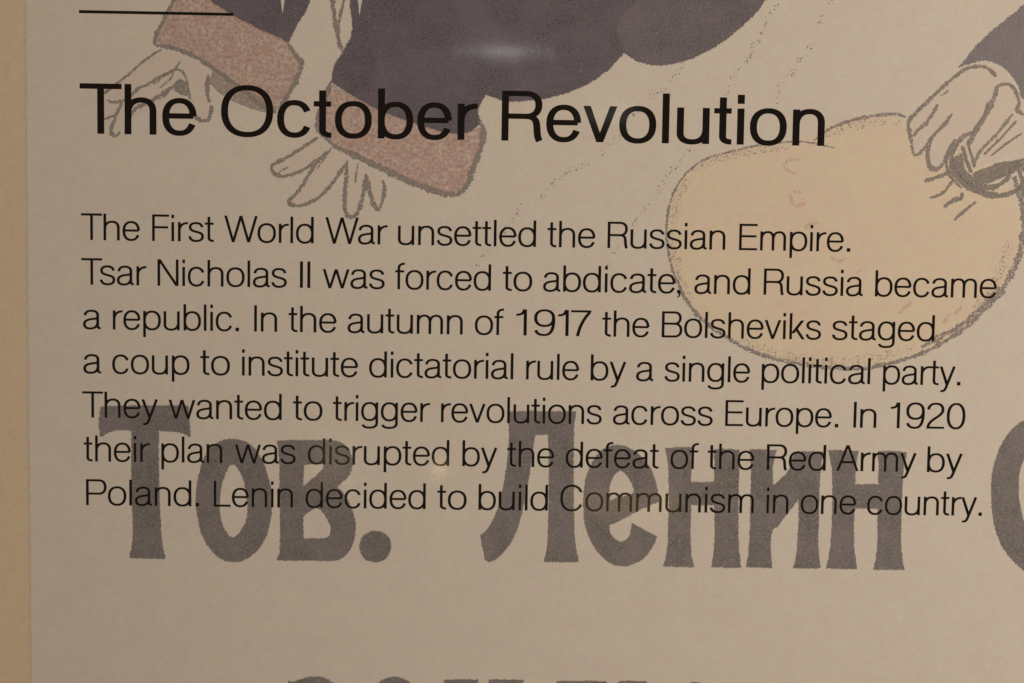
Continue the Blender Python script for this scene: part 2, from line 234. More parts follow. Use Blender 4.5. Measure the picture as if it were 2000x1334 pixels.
 ('sack', 0, 'crayonfine', 3.0, [(257.21, -59.06), (269.11, -51.92), (278.06, -47.24), (288.37, -38.62), (296.25, -30.34), (302.02, -22.71)]),
 ('sack', 0, 'crayonfine', 3.75, [(295.82, -34.88), (303.9, -24.19), (310.09, -12.03), (314.08, 1.57), (314.98, 16.59), (311.94, 31.52), (307.88, 41.91)]),
 ('sack', 0, 'crayonfaint', 4.88, [(117.19, 38.49), (111.47, 27.09), (108.72, 16.31), (108.07, 5.85), (109.89, -7.59), (114.46, -22.52), (120.78, -34.46)]),
 ('sack', 0, 'crayonfaint', 4.5, [(118.91, 41.49), (128.67, 47.0), (142.04, 51.38), (156.94, 54.59), (174.88, 56.67)]),
 ('sack', 0, 'crayonfaint', 4.5, [(195.68, 63.55), (207.52, 68.49), (222.43, 71.71), (240.42, 72.61)]),
 ('sack', 0, 'crayonfaint', 6.0, [(147.92, -55.78), (166.28, -62.78), (187.63, -67.33), (208.91, -68.24), (230.1, -66.12), (251.16, -59.75)]),
 ('sack', 0, 'crayonfaint', 6.0, [(286.82, -38.04), (296.07, -25.82), (302.81, -12.14), (306.38, 4.45)]),
 ('coat', 0, 'crayon', 2.62, [(-91.25, 154.06), (-91.15, 139.54), (-89.58, 125.01), (-87.44, 113.37), (-85.03, 106.99)]),
 ('coat', 0, 'crayon', 1.5, [(-83.6, 154.2), (-84.66, 136.75), (-86.94, 126.22), (-87.46, 116.29)]),
 ('sack', 0, 'blush', 1.88, [(181.69, 49.66), (176.59, 49.57), (173.37, 46.55), (175.28, 43.01), (180.11, 42.2)]),
 ('sack', 0, 'blush', 1.88, [(183.46, 30.93), (178.66, 30.56), (177.58, 26.36), (180.69, 22.83), (186.07, 24.11)]),
 ('sack', 0, 'blush', 1.88, [(194.24, 13.18), (188.84, 12.2), (186.52, 9.17)]), ('sack', 0, 'blush', 1.88, [(201.5, -6.78), (206.41, -9.11), (211.18, -7.23)]),
 ('sack', 0, 'blush', 2.25, [(280.61, -34.5), (277.11, -38.18), (273.53, -40.05), (269.46, -44.95)]), ('sack', 0, 'blush', 2.25, [(250.19, -32.54), (246.07, -36.22), (243.14, -39.28)]),
 ('hand', 0, 'crayonfine', 1.12, [(-194.09, 86.63), (-191.14, 88.73), (-188.78, 91.11), (-187.6, 93.47)]),
 ('hand', 0, 'crayonfine', 1.12, [(-190.56, 84.64), (-187.61, 87.03), (-184.07, 90.61), (-182.3, 94.15)]),
 ('hand', 0, 'crayonfine', 1.5, [(-205.31, 77.35), (-208.26, 74.37), (-210.05, 69.65), (-208.29, 66.74)]),
 ('hand', 0, 'crayonfine', 1.5, [(-185.26, 82.97), (-188.8, 79.4), (-194.11, 77.55), (-197.66, 74.55)]), ('hand', 1, 'crayonfine', 1.12, [(-91.17, 52.23), (-95.87, 45.06), (-99.4, 39.68)]),
 ('hand', 1, 'crayonfine', 1.12, [(-75.67, 43.62), (-76.8, 37.09), (-77.36, 31.75)]), ('hand', 1, 'crayonfine', 1.12, [(-121.64, 36.95), (-118.39, 39.37), (-115.43, 40.6)]),
 ('hand', 2, 'crayon', 3.75, [(273.62, 53.56), (276.37, 44.67), (282.66, 38.21), (291.23, 35.36), (299.05, 36.09)]),
 ('hand', 2, 'crayon', 3.37, [(283.82, 39.42), (294.26, 42.58), (304.06, 46.92), (312.38, 50.03)]), ('hand', 2, 'crayonfine', 1.12, [(262.71, 87.8), (265.64, 89.63), (267.38, 91.43)]),
 ('hand', 2, 'crayon', 1.5, [(291.09, 84.74), (288.41, 76.39), (284.15, 69.79), (281.65, 64.4)]),
 ('hand', 2, 'crayon', 1.5, [(308.07, 74.35), (301.45, 66.52), (295.09, 59.87), (289.87, 54.43)]), ('sack', 0, 'crayonfaint', 1.12, [(216.91, -16.16), (220.46, -13.7), (224.66, -12.74)])]
SLITS = [('coat', 0, [(-77.34, 142.7), (-75.75, 127.88), (-73.21, 142.78)]), ('sleeve', 0, [(-121.76, 141.88), (-119.94, 128.24), (-117.94, 141.95)])]
TRAILS = [[(123.14, 111.87), (116.69, 107.65), (111.44, 102.85), (107.41, 96.9), (102.18, 90.92), (99.27, 87.92), (92.78, 84.86)],
 [(86.39, 77.08), (81.19, 69.31), (74.82, 59.74), (70.1, 56.7), (66.62, 51.9), (61.94, 46.79), (50.66, 42.74), (40.63, 36.05), (32.41, 27.6), (27.7, 23.36)],
 [(167.63, 140.82), (161.9, 133.1), (157.4, 123.64), (152.32, 113.28), (151.25, 108.85), (143.73, 99.89), (140.32, 93.35), (135.81, 83.24)],
 [(117.98, 55.13), (113.32, 49.71), (109.26, 44.3), (102.25, 36.46), (99.12, 29.57), (92.43, 20.52), (88.35, 14.79), (85.46, 9.97)],
 [(80.85, 0.94), (76.14, -3.32), (73.21, -6.96), (71.51, -11.78), (70.35, -14.19)], [(198.59, 141.97), (195.72, 138.41), (194.02, 135.45), (190.16, 125.41)],
 [(188.01, 117.73), (178.25, 104.62), (176.0, 99.87), (171.93, 95.67), (168.55, 88.53), (167.49, 83.79)], [(20.56, 20.86), (15.3, 13.63), (10.62, 6.41), (-0.55, -6.9), (-5.82, -15.36)]]
GLINTS = {'amber': (-26.84, -135.02), 'bright': (8.17, 108.94), 'brown': (85.08, -155.03), 'brown2': (-87.86, -129.71), 'grey': (69.74, 74.43)}

SC = bpy.context.scene
SC.cycles.use_denoising = True
SC.cycles.use_adaptive_sampling = False
COL = SC.collection
CENTRE = Vector((0.0, 0.0, 1.5))          # panel centre in the world; the panel faces -Y
MM = 0.001
random.seed(7)

# ------------------------------------------------------------------ camera, ambient light, lamps, exposure
cam_data = bpy.data.cameras.new("camera")
cam_data.sensor_width = 36.0
cam_data.lens = 50.0
cam_data.clip_start = 0.01
cam_data.clip_end = 50.0
cam = bpy.data.objects.new("camera", cam_data)
COL.objects.link(cam)
cam.matrix_world = Matrix.Translation(CENTRE + Vector((0, -CAM_DIST, 0))) @ Matrix(CAM_ROT).to_4x4()
SC.camera = cam

world = bpy.data.worlds.new("World")
SC.world = world
world.use_nodes = True
bg = world.node_tree.nodes["Background"]
bg.inputs["Color"].default_value = (1.0, 0.82, 0.64, 1)
bg.inputs["Strength"].default_value = 0.075

SC.view_settings.view_transform = 'Standard'
SC.view_settings.look = 'None'
SC.view_settings.exposure = 0.0
SC.view_settings.gamma = 1.0
SC.view_settings.use_curve_mapping = False


def area_lamp(name, loc, target, power, sx, sy, colour):
    d = bpy.data.lights.new(name, 'AREA')
    d.shape = 'RECTANGLE'
    d.size, d.size_y, d.energy, d.color = sx, sy, power, colour
    o = bpy.data.objects.new(name, d)
    COL.objects.link(o)
    o.location = loc
    o.rotation_euler = (Vector(target) - Vector(loc)).to_track_quat('-Z', 'Y').to_euler()
    return o


# the gallery lamp up on the right that lights the panel
area_lamp("gallery_lamp", (1.25, -1.58, 1.72), (0.05, 0, 1.5), 33.8, 0.35, 0.35, (1.0, 0.922, 0.835))


def mirrored(px_mm, depth):
    """the spot in the room that the glossy film mirrors at this point of the panel"""
    q = CENTRE + Vector((px_mm[0] * MM, 0, px_mm[1] * MM))
    d = q - cam.location
    d.y = -d.y
    return q + d * (depth / abs(d.y)), q


def mirrored_lamp(name, key, depth, w_mm, h_mm, radiance, colour, circle=False):
    loc, q = mirrored(GLINTS[key], depth)
    k = (CAM_DIST + depth) / CAM_DIST * MM
    w, h = w_mm * k, h_mm * k
    area_lamp(name, loc, q, radiance * math.pi * w * h, w, h, colour)


mirrored_lamp("far_tube_lamp", 'bright', 2.2, 58, 3.6, 2.9, (1.0, 0.97, 0.92))
mirrored_lamp("far_bulb_lamp", 'bright', 2.15, 22, 3.2, 5.2, (1.0, 0.97, 0.92))
mirrored_lamp("far_spot_lamp", 'amber', 2.6, 5.5, 5.5, 11.0, (1.0, 0.72, 0.28))
mirrored_lamp("added_room_reflection", 'brown', 2.4, 62, 16, 0.95, (1.0, 0.62, 0.22))  # added dim light, stands in for a brownish reflection of the room
mirrored_lamp("added_room_reflection", 'brown2', 2.4, 24, 34, 0.75, (1.0, 0.72, 0.36))  # second added light for the room's brown reflection, further left
mirrored_lamp("added_room_reflection", 'grey', 2.4, 30, 9, 0.9, (0.95, 0.95, 0.8))  # also added: makes the greyish room reflection over the title

# ------------------------------------------------------------------ materials
PAPER = (0.600, 0.520, 0.425)


def rel(r, g, b):
    return (PAPER[0] * r, PAPER[1] * g, PAPER[2] * b)


def printed(name, colour, mottle=None, mid=None, fine_scale=1.3, mid_scale=0.16, grain=None, void=None, rough=0.5, coat=1.0, chroma=0.0, contrast=1.0):
    """satin print: colour, fine mottle, broad mottle, specks the ink missed; grain = share of a crayon line that covers"""
    m = bpy.data.materials.new(name)
    m.use_nodes = True
    nt = m.node_tree
    N, L = nt.nodes, nt.links
    N.clear()
    out = N.new("ShaderNodeOutputMaterial")
    bs = N.new("ShaderNodeBsdfPrincipled")
    bs.inputs["Roughness"].default_value = rough
    bs.inputs["Specular IOR Level"].default_value = 0.0
    bs.inputs["Coat Weight"].default_value = coat
    bs.inputs["Coat Roughness"].default_value = 0.062
    bs.inputs["Coat IOR"].default_value = 1.48
    tc = N.new("ShaderNodeTexCoord")
    mp = N.new("ShaderNodeMapping")
    mp.inputs["Scale"].default_value = (1000, 1000, 1000)
    L.new(tc.outputs["Object"], mp.inputs["Vector"])

    def noise(scale, detail=2.0, rough_=0.6, off=0.0):
        n = N.new("ShaderNodeTexNoise")
        n.inputs["Scale"].default_value = scale
        n.inputs["Detail"].default_value = detail
        n.inputs["Roughness"].default_value = rough_
        if off:
            mp2 = N.new("ShaderNodeMapping")
            mp2.inputs["Location"].default_value = (off, off * 0.7, -off)
            L.new(mp.outputs[0], mp2.inputs["Vector"])
            L.new(mp2.outputs[0], n.inputs["Vector"])
        else:
            L.new(mp.outputs[0], n.inputs["Vector"])
        return n

    def ramp(src, a, b, va=0.0, vb=1.0):
        r = N.new("ShaderNodeMapRange")
        r.inputs["From Min"].default_value = a
        r.inputs["From Max"].default_value = b
        r.inputs["To Min"].default_value = va
        r.inputs["To Max"].default_value = vb
        L.new(src, r.inputs["Value"])
        return r.outputs[0]

    def mix(fac, a, b, blend='MIX'):
        x = N.new("ShaderNodeMix")
        x.data_type = 'RGBA'
        x.blend_type = blend
        for sock, v in ((x.inputs[0], fac), (x.inputs[6], a), (x.inputs[7], b)):
            if isinstance(v, (int, float)):
                sock.default_value = v
            elif isinstance(v, tuple):
                sock.default_value = (*v, 1)
            else:
                L.new(v, sock)
        return x.outputs[2]

    c = colour
    if mid:
        c = mix(ramp(noise(mid_scale, 3, 0.6, 31).outputs[0], 0.36, 0.64), c, mid)
    if mottle:
        c = mix(ramp(noise(fine_scale, 3, 0.7).outputs[0], 0.5 - 0.16 / contrast, 0.5 + 0.16 / contrast), c, mottle)
    if chroma:
        c = mix(chroma, c, noise(0.24, 4, 0.72, 77).outputs["Color"], 'OVERLAY')
    if void:
        v = ramp(noise(1.0, 1, 0.5, 113).outputs[0], void, void + 0.05, 0, 0.6)
        c = mix(v, c, rel(0.8, 0.8, 0.82))
    if isinstance(c, tuple):
        bs.inputs["Base Color"].default_value = (*c, 1)
    else:
        L.new(c, bs.inputs["Base Color"])
    if grain is None:
        L.new(bs.outputs[0], out.inputs[0])
    else:
        tr = N.new("ShaderNodeBsdfTransparent")
        ms = N.new("ShaderNodeMixShader")
        gr = ramp(noise(0.95, 3, 0.75, 57).outputs[0], grain - 0.06, grain + 0.06)
        L.new(gr, ms.inputs[0])
        L.new(tr.outputs[0], ms.inputs[1])
        L.new(bs.outputs[0], ms.inputs[2])
        L.new(ms.outputs[0], out.inputs[0])
    return m


M = {
    'board': printed("yellowed_print", rel(0.99, 0.88, 0.70), rel(1.03, 0.93, 0.78), rel(0.97, 0.83, 0.64), mid_scale=0.09, fine_scale=0.62, chroma=0.18),
    'field': printed("muted_beige_print", rel(1.05, 1.05, 1.045), rel(0.95, 0.95, 0.945), rel(1.01, 0.985, 1.0), contrast=0.8, fine_scale=0.62, mid_scale=0.05, chroma=0.14),
    'feather': printed("print_edge_fade", rel(1.01, 0.95, 0.86), rel(0.96, 0.90, 0.80), fine_scale=0.62, grain=0.47),
    'edge': printed("board_edge", (0.5, 0.47, 0.42), rough=0.7, coat=0.0),
    'black': printed("black_ink", (0.0100, 0.0072, 0.0055)),
    'caption': printed("worn_grey_ink", rel(0.185, 0.19, 0.21), rel(0.385, 0.38, 0.415), rel(0.305, 0.28, 0.355), void=0.675, chroma=0.18, contrast=0.75, fine_scale=0.7, mid_scale=0.055),
    'coat': printed("slate_ink", rel(0.135, 0.125, 0.165), rel(0.265, 0.265, 0.345), rel(0.235, 0.195, 0.275), void=0.70, chroma=0.12, contrast=0.8, fine_scale=0.75, mid_scale=0.07),
    'captionfuzz': printed("worn_grey_ink_edge", rel(0.33, 0.325, 0.38), rel(0.52, 0.51, 0.54), grain=0.52),
    'coatfuzz': printed("slate_ink_edge", rel(0.22, 0.21, 0.26), rel(0.40, 0.38, 0.44), grain=0.52),
    'cufffuzz': printed("dusty_pink_ink_edge", rel(0.62, 0.50, 0.52), rel(0.80, 0.66, 0.67), grain=0.50),
    'coatlight': printed("grey_slate_ink", rel(0.25, 0.25, 0.31), rel(0.46, 0.46, 0.54), rel(0.30, 0.28, 0.36), void=0.68, contrast=1.0, chroma=0.06),
    'coattail': printed("soft_slate_ink", rel(0.17, 0.158, 0.205), rel(0.315, 0.31, 0.385), rel(0.27, 0.235, 0.31), void=0.68, chroma=0.12, contrast=0.8, fine_scale=0.75, mid_scale=0.07),
    'cuff': printed("dusty_pink_ink", rel(1.04, 0.90, 0.89), rel(0.54, 0.43, 0.45), rel(0.92, 0.70, 0.69), fine_scale=0.48, mid_scale=0.13, contrast=0.95, chroma=0.13),
    'sack': printed("pale_straw_ink", rel(1.08, 1.005, 0.875), rel(1.03, 0.965, 0.85), rel(1.06, 0.935, 0.87), mid_scale=0.03, fine_scale=0.6, chroma=0.15, contrast=0.7),
    'flesh': printed("pale_flesh_ink", rel(1.0, 0.955, 0.94), rel(0.96, 0.91, 0.90), rel(1.01, 0.97, 0.97), mid_scale=0.05, chroma=0.12, contrast=0.7),
    'crayon': printed("grey_crayon", rel(0.32, 0.315, 0.34), rel(0.54, 0.52, 0.53), grain=0.415),
    'crayonlight': printed("pale_grey_crayon", rel(0.45, 0.42, 0.46), rel(0.66, 0.60, 0.62), grain=0.44),
    'crayonfine': printed("dry_grey_crayon", rel(0.31, 0.30, 0.35), rel(0.58, 0.55, 0.58), grain=0.47),
    'crayonfaint': printed("faint_grey_crayon", rel(0.62, 0.58, 0.6), grain=0.60),
    'blush': printed("faint_red_crayon", rel(1.05, 0.86, 0.78), grain=0.53),
    'speck': printed("grey_specks", rel(0.42, 0.40, 0.44), rel(0.66, 0.62, 0.64)),
}

# ------------------------------------------------------------------ outlines


def catmull(pts, closed, step=0.35):
    """smooth curve through pts; sharp turns (over 42 degrees) stay corners when closed polygons ask for it"""
    n = len(pts)
    out = []
    rng = range(n if closed else n - 1)
    for i in rng:
        p1, p2 = Vector(pts[i]), Vector(pts[(i + 1) % n])
        p0 = Vector(pts[(i - 1) % n]) if closed or i > 0 else p1 * 2 - p2
        p3 = Vector(pts[(i + 2) % n]) if closed or i + 2 < n else p2 * 2 - p1
        k = max(2, int((p2 - p1).length / step))
        for j in range(k):
            t = j / k
            t2, t3 = t * t, t * t * t
            out.append(0.5 * ((2 * p1) + (p2 - p0) * t + (2 * p0 - 5 * p1 + 4 * p2 - p3) * t2 + (3 * p1 - p0 - 3 * p2 + p3) * t3))
    if not closed:
        out.append(Vector(pts[-1]))
    return out


def cornered(pts, step=0.35, limit=38):
    n = len(pts)
    V = [Vector(p) for p in pts]
    corner = []
    for i in range(n):
        a, b = V[i] - V[i - 1], V[(i + 1) % n] - V[i]
        corner.append(math.degrees(a.angle(b, 0)) > limit)
    if not any(corner):
        return catmull(pts, True, step)
    s = corner.index(True)
    out, seg = [], [V[s]]
    for k in range(1, n + 1):
        i = (s + k) % n
        seg.append(V[i])
        if corner[i]:
            out += catmull(seg, False, step)[:-1]
            seg = [V[i]]
    return out


def rough_loop(loop, amp):
    n = len(loop)
    ph = [random.uniform(-1, 1) for _ in range(n)]
    sm = [(ph[i - 1] + 2 * ph[i] + ph[(i + 1) % n]) / 4 for i in range(n)]
    lo = [random.uniform(-1, 1) for _ in range(max(4, n // 7))]
    out = []
    for i, p in enumerate(loop):
        t = (loop[(i + 1) % n] - loop[i - 1])
        if t.length < 1e-9:
            continue
        t.normalize()
        u = i / n * len(lo)
        a, b, w = lo[int(u) % len(lo)], lo[(int(u) + 1) % len(lo)], u % 1
        d = amp * (sm[i] + 0.7 * (a * (1 - w) + b * w))
        out.append(Vector((p.x - t.y * d, p.y + t.x * d)))
    return out


class Ink:
    """collects flat printed shapes of one object"""

    def __init__(self):
        self.v, self.f, self.m, self.mats = [], [], [], []

    def slot(self, key):
        if key not in self.mats:
            self.mats.append(key)
        return self.mats.index(key)

    def region(self, loops, height, key):
        flat = [Vector((p.x, p.y, 0)) for l in loops for p in l]
        tris = tessellate_polygon([[Vector((p.x, p.y, 0)) for p in l] for l in loops])
        b = len(self.v)
        self.v += [(p.x, p.y, height) for p in flat]
        s = self.slot(key)
        for t in tris:
            a, c, d = (flat[i] for i in t)
            cr = (c.x - a.x) * (d.y - a.y) - (c.y - a.y) * (d.x - a.x)
            if abs(cr) < 1e-9:
                continue
            self.f.append(tuple(b + i for i in (t if cr > 0 else (t[0], t[2], t[1]))))
            self.m.append(s)

    def ribbon(self, left, right, height, key, closed=False):
        b = len(self.v)
        n = len(left)
        for p, q in zip(left, right):
            self.v += [(p[0], p[1], height), (q[0], q[1], height)]
        s = self.slot(key)
        for i in range(n if closed else n - 1):
            j = (i + 1) % n
            self.f.append((b + 2 * i + 1, b + 2 * j + 1, b + 2 * j, b + 2 * i))
            self.m.append(s)

    def poly(self, pts, height, key):
        b = len(self.v)
        self.v += [(p[0], p[1], height) for p in pts]
        ar = sum(pts[i - 1][0] * pts[i][1] - pts[i][0] * pts[i - 1][1] for i in range(len(pts)))
        idx = [b + i for i in range(len(pts))]
        self.f.append(tuple(idx if ar > 0 else idx[::-1]))
        self.m.append(self.slot(key))

    def crayon(self, pts, width, height, key):
        line = catmull(pts, False, 0.4)
        n = len(line)
        le, ri = [], []
        wl = wr = 0.0
        for i, p in enumerate(line):
            t = line[min(i + 1, n - 1)] - line[max(i - 1, 0)]
            t.normalize()
            e = min(1.0, 0.62 + 0.38 * min(i, n - 1 - i) / max(3, n * 0.1)) * (0.92 + 0.14 * math.sin(i * 0.21 + width * 9))
            wl = 0.45 * wl + 0.55 * random.uniform(-1, 1)
            wr = 0.45 * wr + 0.55 * random.uniform(-1, 1)
            h = width * 0.5 * e
            a, b = h * (1 + 0.7 * wl), h * (1 + 0.7 * wr)
            le.append((p.x - t.y * a, p.y + t.x * a))
            ri.append((p.x + t.y * b, p.y - t.x * b))
        self.ribbon(le, ri, height, key)

    def fuzz(self, loop, inner, outer, height, key):
        """grainy rim along a printed edge, where the ink thins out"""
        n = len(loop)
        le, ri = [], []
        area = sum(loop[i - 1].x * loop[i].y - loop[i].x * loop[i - 1].y for i in range(n))
        sg = 1 if area > 0 else -1
        for i, p in enumerate(loop):
            t = loop[(i + 2) % n] - loop[i - 2]
            if t.length < 1e-9:
                continue
            t.normalize()
            a, b = inner * random.uniform(0.6, 1.2), outer * random.uniform(0.5, 1.4)
            le.append((p.x - sg * t.y * a, p.y + sg * t.x * a))
            ri.append((p.x + sg * t.y * b, p.y - sg * t.x * b))
        self.ribbon(le, ri, height, key, True)

    def build(self, name, parent):
        me = bpy.data.meshes.new(name)
        me.from_pydata([(x * MM, -h * MM, y * MM) for x, y, h in self.v], [], self.f)
        for k in self.mats:
            me.materials.append(M[k])
        me.polygons.foreach_set("material_index", self.m)
        me.update()
        o = bpy.data.objects.new(name, me)
        COL.objects.link(o)
        o.parent = parent
        return o


def holder(name, parent=None):
    o = bpy.data.objects.new(name, None)
    o.empty_display_size = 0.05
    COL.objects.link(o)
    o.parent = parent
    return o


# ------------------------------------------------------------------ a light grotesque alphabet drawn with a pen of two widths
XH, CAP, OS, ROUND = 517.0, 714.0, 11.0, 2.28


def arc(cx, cy, rx, ry, a0, a1, n=ROUND):
    k = max(6, int(abs(a1 - a0) / 5))
    out = []
    for i in range(k + 1):
        a = math.radians(a0 + (a1 - a0) * i / k)
        c, s = math.cos(a), math.sin(a)
        out.append((cx + rx * math.copysign(abs(c) ** (2 / n), c), cy + ry * math.copysign(abs(s) ** (2 / n), s)))
    return out


def bez(p0, p1, p2, p3, k=14):
    out = []
    for i in range(k + 1):
        t = i / k
        u = 1 - t
        out.append(tuple(u ** 3 * a + 3 * u * u * t * b + 3 * u * t * t * c + t ** 3 * d for a, b, c, d in zip(p0, p1, p2, p3)))
    return out


def glyph(ch, v, z):
    """pen strokes ('s', points, closed) and cut shapes ('p', points) of a letter, and its width"""
    S = []
    h2, v2 = z / 2, v / 2

    def st(*parts, closed=False):
        pts = []
        for p in parts:
            for q in (p if isinstance(p, list) else [p]):
                if not pts or math.hypot(q[0] - pts[-1][0], q[1] - pts[-1][1]) > 1.5:
                    pts.append(q)
        if closed and math.hypot(pts[0][0] - pts[-1][0], pts[0][1] - pts[-1][1]) < 2:
            pts.pop()
        S.append(('s', pts, closed))

    def box(x0, y0, x1, y1):
        S.append(('p', [(x0, y0), (x1, y0), (x1, y1), (x0, y1)]))

    def stem(x, y0, y1):
        box(x, y0, x + v, y1)

    def bar(x0, x1, yc):
        box(x0, yc - h2, x1, yc + h2)

    def diag(x0, y0, x1, y1, w=None):          # left edge runs (x0,y0)-(x1,y1); cut level
        w = w or v * math.hypot(x1 - x0, y1 - y0) / abs(y1 - y0) * 0.97
        S.append(('p', [(x0, y0), (x0 + w, y0), (x1 + w, y1), (x1, y1)]))
        return w

    def oval(x0, x1, y0, y1, a0=0, a1=360, closed=True):
        pts = arc((x0 + x1) / 2, (y0 + y1) / 2, (x1 - x0 - v) / 2, (y1 - y0 - z) / 2, a0, a1)
        st(pts, closed=closed)

    def arch(x0, x1, yt, start):
        """shoulder from a stem centre x0 over to a right stem centre x1"""
        c = x0 + (x1 - x0) * 0.54
        y = yt - h2
        st(arc(c, start, c - x0, y - start, 180, 90), arc(c, y - 165, x1 - c, 165, 90, 0), (x1, 0))

    W = 0
    if ch in 'hn':
        W = 428 if ch == 'h' else 426
        stem(0, 0, CAP if ch == 'h' else XH)
        arch(v2, W - v2, XH + OS, 300)
    elif ch == 'm':
        W = 705
        stem(0, 0, XH)
        arch(v2, W / 2, XH + OS, 300)
        arch(W / 2, W - v2, XH + OS, 300)
    elif ch == 'r':
        W = 255
        stem(0, 0, XH)
        st(arc(W + 8, 270, W + 8 - v2, XH + 6 - h2 - 270, 180, 90))
    elif ch == 'u':
        W = 433
        stem(W - v, 0, XH)
        c = v2 + (W - v) * 0.46
        st((v2, XH), arc(c, 154, c - v2, 165 - h2 + OS - 11 + h2 - h2, 180, 270), arc(c, XH - 300, W - v2 - c, XH - 300 + OS - h2, 270, 360))
    elif ch == 'i':
        W = v
        stem(0, 0, XH)
        stem(0, CAP - 1.45 * v, CAP)
    elif ch in 'lI':
        W = v
        stem(0, 0, CAP)
    elif ch == 'f':
        W = 255
        xc = 62 + v2
        bar(0, 240, XH - h2)
        st((xc, 0), (xc, 560), arc(W, 575, W - xc, CAP + 8 - h2 - 575, 180, 90))
    elif ch == 't':
        W = 235
        xc = 72 + v2
        bar(0, W - 6, XH - h2)
        st((xc, 672), (xc, 115), arc(W, 112, W - xc, 112 - h2 + 3, 180, 270))
    elif ch == 'o':
        W = 490
        oval(0, W, -OS, XH + OS)
    elif ch == 'c':
        W = 455
        oval(0, W + 4, -OS, XH + OS, 25, 335, False)
    elif ch == 'e':
        W = 461
        yb = 272
        oval(0, W, -OS, XH + OS, 2, 337, False)
        box(v * 0.6, yb - h2, W - v2, yb + h2)
    elif ch == 's':
        W = 414
        l, r, c = v2 + 12, W - v2, W / 2
        top, bot = XH + OS - h2, -OS + h2
        st(arc(c, 370, r - 12 - c, top - 370, 6, 90), arc(c, 388, c - l, top - 388, 90, 180),
           bez((l, 388), (l, 305), (l + 75, 290), (c, 266)), bez((c, 266), (r - 70, 240), (r, 225), (r, 142)),
           arc(c, 142, r - c, 142 - bot, 0, -90), arc(c, 158, c - v2, 158 - bot, 270, 184))
    elif ch == 'a':
        W = 466
        xs = 345 + v2
        top, bot = XH + OS - h2, -OS + h2
        st(arc(215, 360, 215 - v2 - 18, top - 360, 176, 90), arc(215, 385, xs - 215, top - 385, 90, 0), (xs, 80), arc(W + 4, 80, W + 4 - xs, 80 - h2 + 2, 180, 262))
        st(bez((xs, 335), (xs - 8, 275), (290, 288), (195, 268)), bez((195, 268), (95, 250), (v2, 215), (v2, 135)),
           arc(178, 135, 178 - v2, 135 - bot, 180, 270), arc(178, 200, xs - 178, 200 - bot, 270, 352))
    elif ch == 'b':
        W = 470
        stem(0, 0, CAP)
        oval(0, W, -OS, XH + OS)
    elif ch == 'd':
        W = 474
        stem(W - v, 0, CAP)
        oval(0, W, -OS, XH + OS)
    elif ch == 'p':
        W = 476
        stem(0, -195, XH)
        oval(0, W, -OS, XH + OS)
    elif ch == 'g':
        W = 462
        oval(0, W, 2, XH + OS)
        xs = W - v2
        st((xs, XH), (xs, -40), arc(W / 2, -50, W / 2 - v2, 155 - h2, 0, -90), arc(W / 2 - 10, -70, W / 2 - 10 - v2 - 10, 135 - h2, 270, 190))
    elif ch == 'k':
        W = 425
        stem(0, 0, CAP)
        diag(v - 20, 165, 310, XH, v * 1.32)
        diag(W - v * 1.25, 0, 135, 300, v * 1.22)
    elif ch == 'v':
        W = 450
        m = W / 2
        w = v * 1.05
        S.append(('p', [(0, XH), (w, XH), (m + w * 0.46, 0), (m - w * 0.46, 0)]))
        S.append(('p', [(W - w, XH), (W, XH), (m + w * 0.46, 0), (m - w * 0.46, 0)]))
    elif ch == 'y':
        W = 444
        w = v * 1.05
        S.append(('p', [(0, XH), (w, XH), (W / 2 + w * 0.5, 12), (W / 2 - w * 0.42, -20)]))
        st((W - w / 2, XH), (W / 2 - 5, 5), bez((W / 2 - 5, 5), (W / 2 - 55, -130), (W / 2 - 70, -195 + h2), (42, -192 + h2)))
    elif ch == 'w':
        W = 712
        w = v * 1.02
        a, m, b = 190, W / 2, W - 190
        for x0, x1 in ((0, a), (m - w / 2, a), (m - w / 2, b), (W - w, b)):
            S.append(('p', [(x0, XH), (x0 + w, XH), (x1 + w * 0.48, 0), (x1 - w * 0.48, 0)]))
    elif ch == 'W':
        W = 895
        w = v * 1.03
        a, m, b = 240, W / 2, W - 240
        for x0, x1 in ((0, a), (m - w / 2, a), (m - w / 2, b), (W - w, b)):
            S.append(('p', [(x0, CAP), (x0 + w, CAP), (x1 + w * 0.48, 0), (x1 - w * 0.48, 0)]))
    elif ch == 'T':
        W = 562
        bar(0, W, CAP - h2)
        stem(W / 2 - v2, 0, CAP - z)
    elif ch == 'F':
        W = 455
        stem(0, 0, CAP)
        bar(v, W, CAP - h2)
        bar(v, W - 30, 372)
    elif ch == 'E':
        W = 492
        stem(0, 0, CAP)
        bar(v, W, CAP - h2)
        bar(v, W - 22, 378)
        bar(v, W, h2)
    elif ch == 'L':
        W = 462
        stem(0, 0, CAP)
        bar(v, W, h2)
    elif ch == 'N':
        W = 562
        stem(0, 0, CAP)
        stem(W - v, 0, CAP)
        S.append(('p', [(0, CAP), (v * 1.18, CAP), (W, 0), (W - v * 1.18, 0)]))
    elif ch == 'A':
        W = 612
        w = v * 1.05
        m = W / 2
        S.append(('p', [(0, 0), (w, 0), (m + w * 0.45, CAP), (m - w * 0.55, CAP)]))
        S.append(('p', [(W - w, 0), (W, 0), (m + w * 0.55, CAP), (m - w * 0.45, CAP)]))
        bar(120, W - 120, 245)
    elif ch in 'PR':
        W = 545 if ch == 'P' else 552
        r = (W if ch == 'P' else W - 16) - v2
        ymid = 318 if ch == 'P' else 352
        top = CAP - h2
        c = r - 175
        ry = (top - ymid) / 2
        stem(0, 0, CAP)
        st((v * 0.8, top), (c, top), arc(c, ymid + ry, r - c, ry, 90, -90), (v * 0.8, ymid))
